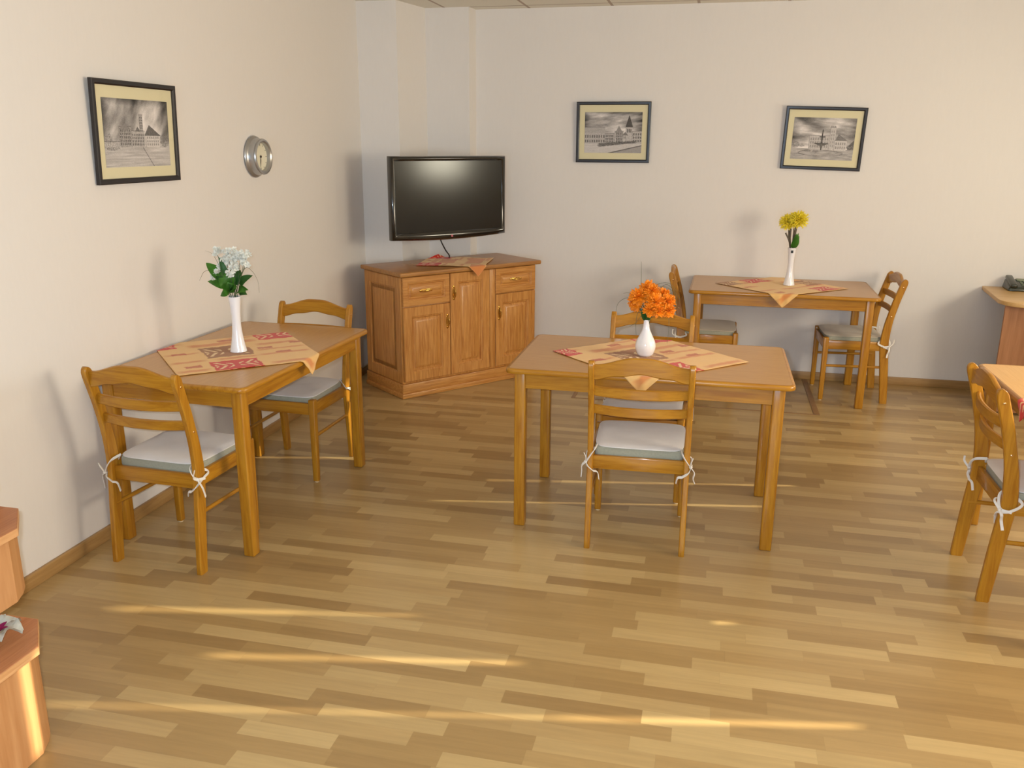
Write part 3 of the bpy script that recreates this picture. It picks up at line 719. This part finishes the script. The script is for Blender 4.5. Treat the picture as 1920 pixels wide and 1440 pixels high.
def picture(label, kind, w, h, Mx):
    t = thing('framed_picture', label, 'picture', group='black framed ink drawings')
    t.matrix_world = Mx
    f = .023; b = new()
    prof = [(0, 0), (0, -.015), (.004, -.018), (f-.006, -.018), (f, -.013), (f, 0)]
    loops = [[b.verts.new(v) for v in ((-w/2+i, y, -h/2+i), (w/2-i, y, -h/2+i), (w/2-i, y, h/2-i), (-w/2+i, y, h/2-i))] for i, y in prof]
    for k in range(len(loops)):
        p, q = loops[k], loops[(k+1) % len(loops)]
        for j in range(4): b.faces.new((p[j], p[(j+1) % 4], q[(j+1) % 4], q[j]))
    obj('frame', b, M['black'], t, smooth=20)
    obj('mat_board', box(new(), -w/2+f-.002, w/2-f+.002, -.006, -.001, -h/2+f-.002, h/2-f+.002), M['matboard'], t, smooth=0)
    A = draw(kind); H, W = A.shape; pw, ph = w-.122, h-.142
    b = new(); lay = b.verts.layers.float_color.new('col'); g = []
    for j in range(H):
        row = []
        for i in range(W):
            v = b.verts.new((-pw/2+pw*i/(W-1), -.0068, ph/2-ph*j/(H-1)-.002)); a = A[j, i]**2.0
            v[lay] = (a*1.0, a*.95, a*.93, 1); row.append(v)
        g.append(row)
    for j in range(H-1):
        for i in range(W-1): b.faces.new((g[j][i], g[j+1][i], g[j+1][i+1], g[j][i+1]))
    obj('ink_drawing', b, M['print'], t, smooth=0)
    obj('glass_pane', box(new(), -w/2+f-.001, w/2-f+.001, -.0115, -.0100, -h/2+f-.001, h/2-f+.001), M['glass'], t, smooth=0)
    return t
tl = math.radians(2)
def hang(x, y, z, rz, roll=0, ex=0): return Matrix.Translation((x, y, z)) @ Matrix.Rotation(rz, 4, 'Z') @ Matrix.Rotation(ex, 4, 'Z') @ Matrix.Rotation(tl, 4, 'X') @ Matrix.Rotation(roll, 4, 'Y')
picture('black framed ink drawing of a town square on the left wall beside the clock', 1, .575, .425, hang(.014, 3.500, 1.725, PI/2, 0))
picture('black framed ink drawing of a church spire, right of the television', 2, .54, .428, hang(1.748, BY-.014, 1.77, 0, 0))
picture('black framed ink drawing of a fountain, above the yellow flower table', 3, .535, .423, hang(3.211, BY-.014, 1.733, 0, math.radians(1.6)))

# ------------------------------------------------------------------ clock
ck = thing('wall_clock', 'round silver wall clock with a thick rim on the left wall', 'clock', (.0, 4.528, 1.61))
def onwall(b, M2=None): bmesh.ops.transform(b, matrix=Matrix.Rotation(PI/2, 4, 'Y'), verts=b.verts); return b
b = new(); lathe(b, [(.09, 0), (.108, .002), (.113, .010), (.108, .019), (.100, .024), (.094, .040), (.093, .052), (.097, .058), (.094, .064), (.084, .066), (.076, .060), (.074, .048), (.074, .040)], 64)
obj('rim', onwall(b), M['silver'], ck)
b = new(); lathe(b, [(.076, .038), (.076, .041)], 48); dl = obj('dial', onwall(b), M['dial'], ck)
b = new()
for k in range(12):
    a = k*PI/6; r0, r1 = (.058, .069) if k % 3 == 0 else (.063, .069)
    tube(b, [(-r0*math.cos(a), r0*math.sin(a), .0415), (-r1*math.cos(a), r1*math.sin(a), .0415)], .0013, 6)
obj('hour_marks', onwall(b), M['ink'], dl)
def hand(name, ang, ln, w):
    b = new(); a = math.radians(ang)  # clockwise from twelve; +z up, -> local before turn
    dz, dy = math.cos(a), math.sin(a)
    tube(b, [(.044, -dy*ln*.18, -dz*ln*.18), (.044, dy*ln*.6, dz*ln*.6), (.044, dy*ln, dz*ln)], [w*.7, w, w*.4], 6, flat=.4, nrm=(1, 0, 0)); obj(name, b, M['ink'], ck)
hand('hour_hand', 184, .036, .0032); hand('minute_hand', 186, .055, .0024)
b = new(); lathe(b, [(.006, .041), (.006, .047), (0, .048)], 16); obj('hub', onwall(b), M['ink'], ck)

# ------------------------------------------------------------------ vases and flowers
def vase(label, loc, prof, h):
    t = thing('vase', label, 'vase', loc)
    pr = [Vector((r, 0, z)) for r, z in prof]; c = cat(pr, 6); P = [(max(v.x, .001), v.z) for v in c]
    P = P+[(P[-1][0]-.003, P[-1][1]-.001), (P[-1][0]-.004, P[-1][1]-.03), (.003, P[-1][1]-.06)]
    b = new(); lathe(b, [(.001, 0)]+P, 48); obj('body', b, M['porcelain'], t, smooth=60); return t
trumpet = [(.0375,0), (.0375,.004), (.031,.035), (.024,.08), (.0203,.125), (.0205,.165), (.0235,.21), (.0288,.255)]
bottle = [(.027,0), (.037,.010), (.0465,.040), (.043,.066), (.029,.096), (.0165,.125), (.0132,.150), (.0132,.168)]
def tw(t, x, y):
    (px, py), a, _ = t; c, s = math.cos(a), math.sin(a); return (px+c*x-s*y, py+s*x+c*y)
vl = tw(tabs[0], -.053, -.004); vc = tw(tabs[1], -.031, .0); vb = tw(tabs[2], .055, .02)
ZV = TH+.0062
va = vase('tall white flared vase holding the white flowers on the left table', (*vl, ZV), trumpet, .255)
vb1 = vase('short white bulb-shaped vase holding the orange flowers on the middle table', (*vc, ZV), bottle, .168)
vc1 = vase('tall white flared vase with a small dark sticker, holding the yellow flowers', (*vb, ZV), trumpet, .255)
q = new(); box(q, -.008, .008, -.0282, -.0262, .222, .240, .0003, 1)
obj('sticker', q, M['sticker'], vc1)

def leaf_mesh(base, tip, w, droop=.02, up=(0,0,1), n=8):
    base, tip = Vector(base), Vector(tip); d = tip-base; L = d.length; d.normalize()
    s = d.cross(Vector(up)); s = s.normalized() if s.length > .05 else Vector((1, 0, 0)); nrm = s.cross(d)
    b = new(); rows = []
    for i in range(n+1):
        t = i/n; wd = w*(math.sin(PI*min(t**.75, 1))**.8 if 0 < t < 1 else .02)
        c = base+d*L*t+nrm*(droop*math.sin(PI*t))-Vector((0, 0, droop*t*t))
        rows.append([b.verts.new(c-s*wd+nrm*wd*.28), b.verts.new(c), b.verts.new(c+s*wd+nrm*wd*.28)])
    for p, q_ in zip(rows, rows[1:]):
        b.faces.new((p[0], p[1], q_[1], q_[0])); b.faces.new((p[1], p[2], q_[2], q_[1]))
    bmesh.ops.solidify(b, geom=list(b.faces), thickness=.0006)
    return b
def petals(b, c, R, n, ax, spread=1.0, wid=.35, rr=rnd, rag=.15, curl=.3):
    """ball of n pointed petals round centre c opening towards ax"""
    ax = Vector(ax).normalized(); c = Vector(c)
    for k in range(n):
        ph = k*2.39996; ct = 1-(k+.5)/n*spread; st = math.sqrt(max(0, 1-ct*ct))
        e1 = ax.orthogonal().normalized(); e2 = ax.cross(e1)
        d = (ax*ct+(e1*math.cos(ph)+e2*math.sin(ph))*st)
        d = (d+Vector((rr.uniform(-1, 1), rr.uniform(-1, 1), rr.uniform(-1, 1)))*rag).normalized()
        s = d.cross(ax+Vector((.01, .02, .03))).normalized(); nn = s.cross(d)
        L = R*rr.uniform(.82, 1.08); w = R*wid*rr.uniform(.8, 1.2)
        pts = []
        for t, ww in ((.15, .25), (.5, .85), (.82, 1), (1, .45)):
            o = c+d*L*t+nn*(curl*R*t*t*.5*(1 if k % 2 else -.4))
            pts.append((b.verts.new(o-s*w*ww/2), b.verts.new(o+d*R*.03+nn*R*.05), b.verts.new(o+s*w*ww/2)))
        for p, q_ in zip(pts, pts[1:]):
            b.faces.new((p[0], p[1], q_[1], q_[0])); b.faces.new((p[1], p[2], q_[2], q_[1]))
        tp_ = b.verts.new(c+d*L*1.1+nn*R*.03); p = pts[-1]
        b.faces.new((p[0], p[1], tp_)); b.faces.new((p[1], p[2], tp_))
# camera frame directions used only to lay out the bunches as they are arranged towards the room
RT = Vector((.974, -.224, 0)); TOC = Vector((-.224, -.974, 0))*-1
def at(v, x, z, y=0):  # x to the room's right, y away, z up from the vase mouth
    return Vector((v[0], v[1], 0))+RT*x+Vector((.224, .974, 0))*y+Vector((0, 0, z))
def rel(root, P): return [Vector(p)-root.location for p in P]
# white bunch
zt = ZV+.255
bq = thing('flower_bouquet', 'bunch of small white flowers with broad green leaves in the tall vase', 'flowers', (*vl, zt-.05))
O = bq.location
def loc_(p): return Vector(p)-O
def A(x, z, y=0): return loc_(at(vl, x, zt+z, y))
base = A(0, -.03)
for i, (x, z, y, w, dk) in enumerate([(-.155,.155,0,.026,0), (-.145,.072,-.01,.018,0), (-.055,.015,-.03,.026,0), (-.02,.05,-.045,.034,0), (.03,.04,-.04,.030,0), (.095,.05,-.01,.020,0), (.128,.118,-.01,.023,1), (.10,.045,-.03,.024,0), (-.02,.125,-.02,.028,0), (-.045,.19,-.03,.014,1), (-.03,.10,-.055,.03,0), (.045,.075,-.055,.024,1), (.05,.02,.03,.022,1), (-.06,.07,.04,.024,1), (.015,.085,-.05,.026,0), (.02,.13,.03,.026,1), (-.08,.10,-.02,.02,1), (.06,.06,-.045,.022,0)]):
    st = A(x*.35, z*.35+.005, y*.4)
    bb = leaf_mesh(st, A(x, z, y), w, .012, up=(.25, -.7, .7)); obj('leaf', bb, M['leafdark' if dk else 'leaf'], bq)
for i, (x, z, y) in enumerate([(-.085,.195,0), (-.06,.15,.01), (-.085,.095,-.01), (-.02,.16,-.01), (.02,.17,0), (.045,.185,.01), (.03,.12,-.03), (.085,.165,0), (.075,.19,.01), (.055,.15,-.02), (-.04,.19,.02), (.0,.195,.02)]):
    b = new(); r = random.Random(i)
    for k in range(7):
        c = A(x+r.uniform(-.018, .018), z+r.uniform(-.018, .018), y+r.uniform(-.014, .014)); petals(b, c, .013, 9, (r.uniform(-.6, .6), -1, r.uniform(-.2, .8)), 1.1, .7, r, .25)
    fh = obj('flower_head', b, M['white_petal'], bq, smooth=60)
    b = new(); tube(b, cat([A(x*.12, -.03, y*.2), A(x*.5, z*.45, y), A(x*.95, z*.93, y)], 5), .0013, 6); obj('stem', b, M['stem'], bq)
for P in ([(-.02,.0),(-.06,.12),(-.10,.185),(-.145,.20)], [(-.01,0),(-.07,.10),(-.13,.11),(-.165,.10),(-.195,.06)], [(.01,0),(.08,.13),(.125,.125),(.155,.08),(.158,.03)], [(.0,.02),(.0,.13),(.045,.148),(.06,.12),(.045,.10)]):
    b = new(); pp = cat([A(x, z, -.01) for x, z in P], 6); k = len(pp); tube(b, pp, [.0026*(1-.8*i/k) for i in range(k)], 6, flat=.4); obj('grass_blade', b, M['blade'], bq)
# orange bunch
zt2 = ZV+.168
bq = thing('flower_bouquet', 'bunch of bright orange ruffled flowers with wispy grass in the short vase', 'flowers', (*vc, zt2-.05)); O = bq.location.copy()
def B_(x, z, y=0): return loc_(at(vc, x, zt2+z, y))
for i, (x, z, y, R) in enumerate([(-.005,.135,.01,.043), (-.035,.105,-.02,.042), (-.055,.075,-.005,.037), (.022,.13,-.01,.038), (.045,.085,-.025,.048), (.085,.085,.01,.042), (.03,.055,-.045,.036), (.10,.05,-.01,.034), (.06,.110,.025,.04), (-.03,.11,.035,.035), (-.06,.055,.02,.03), (.065,.05,-.04,.03)]):
    b = new(); r = random.Random(40+i); petals(b, B_(x, z, y), R, 60, (x*4, -.6, .8), 1.75, .42, r, .22)
    obj('flower_head', b, M['orange_petal'], bq, smooth=0)
    b = new(); tube(b, cat([B_(x*.08, -.04, y*.1), B_(x*.25, z*.4, y*.3), B_(x*.9, z*.85, y)], 5), .0022, 6); obj('stem', b, M['stem'], bq)
for i, (x, z) in enumerate([(-.012,.06), (.014,.07), (.0,.085), (-.02,.045), (.02,.05)]):
    obj('leaf', leaf_mesh(B_(x*.2, -.005, -.008), B_(x, z, -.025), .010, .004, up=(.2, -1, .2)), M['leafdark'], bq)
for P in ([(-.0,.0),(-.03,.13),(-.035,.21),(-.038,.26)], [(0,0),(-.05,.1),(-.09,.115),(-.115,.11)], [(0,0),(-.06,.08),(-.10,.09),(-.14,.06),(-.15,.0)], [(0,0),(.05,.13),(.08,.165),(.11,.15),(.15,.10)], [(0,0),(.03,.14),(.06,.17),(.10,.17),(.13,.14)], [(0,0),(.06,.03),(.095,.04),(.105,-.03),(.10,-.10)], [(0,0),(-.04,.03),(-.05,-.03),(-.045,-.08)], [(0,0),(-.02,.02),(-.05,-.02),(-.08,-.04)], [(0,0),(.04,.13),(.07,.155),(.12,.13),(.14,.05)]):
    b = new(); pp = cat([B_(x, z, .0) for x, z in P], 6); k = len(pp); tube(b, pp, [.0014*(1-.6*i/k) for i in range(k)], 5); obj('grass_blade', b, M['blade'], bq)
# yellow bunch
zt3 = ZV+.255
bq = thing('flower_bouquet', 'bunch of shaggy yellow flowers in the tall vase on the back table', 'flowers', (*vb, zt3-.05)); O = bq.location.copy()
def C_(x, z, y=0): return loc_(at(vb, x, zt3+z, y))
for i, (x, z, y, R, sp) in enumerate([(.028,.188,-.01,.062,1.7), (-.045,.170,.0,.056,1.7), (-.005,.185,.03,.052,1.7)]):
    b = new(); r = random.Random(80+i); petals(b, C_(x, z, y), R, 170, (x*6, -.5, .9), sp, .17, r, .2, .5)
    obj('flower_head', b, M['yellow_petal'], bq, smooth=0)
    b = new(); tube(b, cat([C_(x*.2, -.04, 0), C_(x*.5, z*.5, y*.5), C_(x, z*.92, y)], 5), .0035, 6); obj('stem', b, M['stemdark'], bq)
for i, (x0, x, z) in enumerate([(-.005,-.05,.10), (-.012,-.03,.12), (.0,.012,.14), (-.01,-.018,.13)]):
    b = new(); tube(b, cat([C_(x0*.6, -.04, -.003), C_(x0+x*.4, z*.5, -.01), C_(x, z, -.012)], 5), [.0045]*6+[.0055]*5, 6); obj('stem', b, M['stemdark'], bq)
for i, (x, z, w) in enumerate([(.025,.105,.015), (.042,.09,.013), (.012,.08,.014), (.045,.06,.012), (.0,.05,.012), (.03,.075,.016), (.036,.11,.012)]):
    obj('leaf', leaf_mesh(C_(x*.3, .0, -.008), C_(x, z, -.022), w, .004, up=(.3, -1, .3)), M['leaf'], bq)

# ------------------------------------------------------------------ desk and telephone
dk = thing('desk', 'beech desk with a rounded corner against the back wall at the right edge', 'desk', (4.33, 5.9, 0))
pts = [(.035,.718), (-.015,.16)]
for i in range(9):
    a = PI+i*PI/2/8; pts.append((.13+.145*math.cos(a), .15+.155*math.sin(a)))
pts += [(.95,-.005), (.95,.718)]
obj('desk_top', prism(new(), pts, .722, .748, .003, 2), M['desk'], dk)
b = new()
for k in range(3): box(b, .0+.012+k*.31, .012+k*.31+.305, .085, .103, .02, .722, .001, 1)
obj('front_panel', b, M['deskpanel'], dk, smooth=0)
obj('side_panel', box(new(), .91, .928, .10, .70, 0, .722, .001, 1), M['deskpanel'], dk)
obj('foot', box(new(), .02, .05, .09, .10, 0, .02), M['deskpanel'], dk)
ph = thing('telephone', 'small dark telephone on the desk at the right edge of the photo', 'telephone', (4.565, 6.50, .748), -.05)
b = new(); m = bmesh.new(); v = [m.verts.new(p) for p in ((-.09,-.09,0), (.09,-.09,0), (.09,.09,0), (-.09,.09,0), (-.082,-.08,.028), (.082,-.08,.028), (.082,.07,.066), (-.082,.07,.066))]
for f in ((3,2,1,0), (4,5,6,7), (0,1,5,4), (1,2,6,5), (2,3,7,6), (3,0,4,7)): m.faces.new([v[i] for i in f])
bmesh.ops.bevel(m, geom=list(m.edges), offset=.010, segments=3, affect='EDGES', profile=.5); merge(b, m)
obj('base', b, M['phone'], ph)
b = new(); m = bmesh.new(); box(m, -.022, .022, -.09, .095, 0, .026, .010, 3); merge(b, m, Matrix.Translation((-.056, -.004, .042)) @ Matrix.Rotation(math.radians(14), 4, 'X')); obj('handset', b, M['phone'], ph)
b = new(); m = bmesh.new(); box(m, -.045, .045, -.018, .018, 0, .004, .001, 1); merge(b, m, Matrix.Translation((.028, .045, .060)) @ Matrix.Rotation(math.radians(14), 4, 'X')); obj('display', b, M['phonedisp'], ph)
for r_ in range(4):
    for c_ in range(3):
        m = new(); box(m, -.008, .008, -.005, .005, 0, .004, .0015, 1)
        bmesh.ops.transform(m, matrix=Matrix.Translation((.004+c_*.024, .018-r_*.022, .0535-r_*.0056)) @ Matrix.Rotation(math.radians(14), 4, 'X'), verts=m.verts)
        obj('button', m, M['phonedisp'], ph)

# ------------------------------------------------------------------ stepped plant stand at the left edge
st = thing('plant_stand', 'stepped beech plant stand at the left edge of the photo', 'plant stand', (0, 0, 0))
Y0 = .55
def tier(xf, yf, zt_, zb, xb, rf, ryf):
    """shelf: front edge x=xf, far end y=yf, chamfered corner; riser below set back"""
    c = .105
    pts = [(xb, Y0), (xf, Y0), (xf, yf-c*1.15), (xf-c, yf), (xb, yf)]
    sh = obj('shelf', prism(new(), pts, zt_-.026, zt_, .002, 1), M['shelfX'], st, smooth=20)
    x, y, c2 = xf-.045, yf-.035, .05
    pr = [(xb, Y0+.02), (x, Y0+.02), (x, y-c2*1.6), (x-c2*.5, y-c2*.6), (x-c2*.9, y), (xb, y)]
    obj('riser', prism(new(), pr, zb, zt_-.026, .003, 1), M['riser'], st, smooth=20)
    eb = new(); e = .0006
    # light edge band along the front and the chamfer
    for (ax, ay), (bx, by) in (((xf, Y0), (xf, yf-c*1.15)), ((xf, yf-c*1.15), (xf-c, yf)), ((xf-c, yf), (xb, yf))):
        d = Vector((bx-ax, by-ay)).normalized(); n_ = Vector((d.y, -d.x))
        q = [(ax+n_.x*e, ay+n_.y*e), (bx+n_.x*e, by+n_.y*e), (bx-n_.x*.001, by-n_.y*.001), (ax-n_.x*.001, ay-n_.y*.001)]
        prism(eb, q, zt_-.0245, zt_-.0015)
    obj('edge_band', eb, M['shelfedge'], sh, smooth=0)
tier(.795, 1.87, .36, 0, .02, 0, 0)
tier(.61, 2.05, .61, .36, .02, 0, 0)
tier(.42, 2.20, .86, .61, .02, 0, 0)
fl = thing('fallen_flower', 'white artificial flower with a magenta throat lying on the low plant stand shelf', 'flower', (.672, 1.742, .3615))
rr = random.Random(5)
for k in range(6):
    a = k*PI/3+.3; d = Vector((math.cos(a), math.sin(a), 0)); s = Vector((-d.y, d.x, 0)); b = new(); rows = []
    for i in range(7):
        t = i/6; w = .030*math.sin(PI*(.12+.8*t)); c = d*(.008+.062*t)+Vector((0, 0, .018+.026*math.sin(PI*t*.85)-.006*t))
        rows.append([b.verts.new(c+s*w*u_+Vector((0, 0, .010*abs(u_)+.006*math.sin(7*t+u_*4+k)))) for u_ in (-1, -.5, 0, .5, 1)])
    for p, q_ in zip(rows, rows[1:]):
        for j in range(4): b.faces.new((p[j], p[j+1], q_[j+1], q_[j]))
    bmesh.ops.solidify(b, geom=list(b.faces), thickness=.001)
    obj('petal', b, M['white_petal'], fl, smooth=60)
for k in range(6):
    a = k*PI/3+.3; d = Vector((math.cos(a), math.sin(a), 0))
    obj('throat_mark', leaf_mesh(d*.004+Vector((0, 0, .026)), d*.034+Vector((0, 0, .046)), .010, .002), M['magenta'], fl)
b = new(); lathe(b, [(.004, 0), (.007, .008), (.010, .02), (.006, .024)], 12); obj('calyx', b, M['leaf'], fl)

# ------------------------------------------------------------------ camera
F, PIT, ROL, HC, CXC, YAW = 1628.563, .27096899, .00600839, 1.6928650, 2.5214896, .22631964
cy_, sy = math.cos(YAW), math.sin(YAW); cp, sp_ = math.cos(PIT), math.sin(PIT)
fwd = Vector((-sy*cp, cy_*cp, -sp_)); right = Vector((cy_, sy, 0)); up = right.cross(fwd)
cr, sr = math.cos(ROL), math.sin(ROL); r2 = right*cr+up*sr; u2 = up*cr-right*sr
cam = bpy.data.cameras.new('camera'); co = bpy.data.objects.new('camera', cam); col.objects.link(co)
cam.sensor_width = 36; cam.lens = F/1920*36; cam.clip_start = .05
mw = Matrix((r2, u2, -fwd)).transposed().to_4x4(); mw.translation = Vector((CXC, 0, HC)); co.matrix_world = mw
bpy.context.scene.camera = co

# ------------------------------------------------------------------ light
def area(name, loc, rot, sx, sy_, w, c):
    l = bpy.data.lights.new(name, 'AREA'); l.shape = 'RECTANGLE'; l.size = sx; l.size_y = sy_; l.energy = w; l.color = c
    o = bpy.data.objects.new(name, l); o.location = loc; o.rotation_euler = rot; col.objects.link(o); return o
# daylight entering by the window in the right wall
area('window_daylight', (RX-.03, 2.9, 1.6), (0, PI/2, 0), 1.1, 1.6, 96, (1, .86, .66))
area('window_daylight_far', (RX-.03, 5.36, 1.52), (0, PI/2, 0), .42, .46, 13, (1, .93, .72))
# second window behind the photographer
area('rear_window_daylight', (2.55, FY+.05, 1.3), (PI/2, 0, 0), 2.1, 1.4, 84, (.50, .74, 1))
# the camera's own flash
fl_ = bpy.data.lights.new('camera_flash', 'AREA'); fl_.shape = 'RECTANGLE'; fl_.size = .04; fl_.size_y = .02; fl_.energy = 50; fl_.color = (.88, .95, 1)
fo = bpy.data.objects.new('camera_flash', fl_); col.objects.link(fo); mf = mw.copy(); mf.translation = Vector((CXC, 0, HC))-r2*.06+u2*.035+fwd*.02; fo.matrix_world = mf
# low sun through the gaps of the blind
sl = bpy.data.lights.new('sun', 'SUN'); sl.energy = 13; sl.angle = math.radians(.5); sl.color = (1, .88, .62)
so = bpy.data.objects.new('sun', sl); col.objects.link(so)
sd = Vector((-1, -.195, -.36*1.02)); so.rotation_euler = sd.to_track_quat('-Z', 'Y').to_euler()
w = bpy.data.worlds.new('world'); bpy.context.scene.world = w; w.use_nodes = True
w.node_tree.nodes['Background'].inputs[0].default_value = (.75, .85, 1, 1); w.node_tree.nodes['Background'].inputs[1].default_value = .6

sc = bpy.context.scene
sc.view_settings.view_transform = 'Standard'; sc.view_settings.look = 'None'; sc.view_settings.gamma = 1; sc.view_settings.exposure = -.06
sc.view_settings.use_curve_mapping = False
sc.cycles.max_bounces = 8; sc.cycles.diffuse_bounces = 5; sc.cycles.glossy_bounces = 4
sc.cycles.sample_clamp_indirect = 6
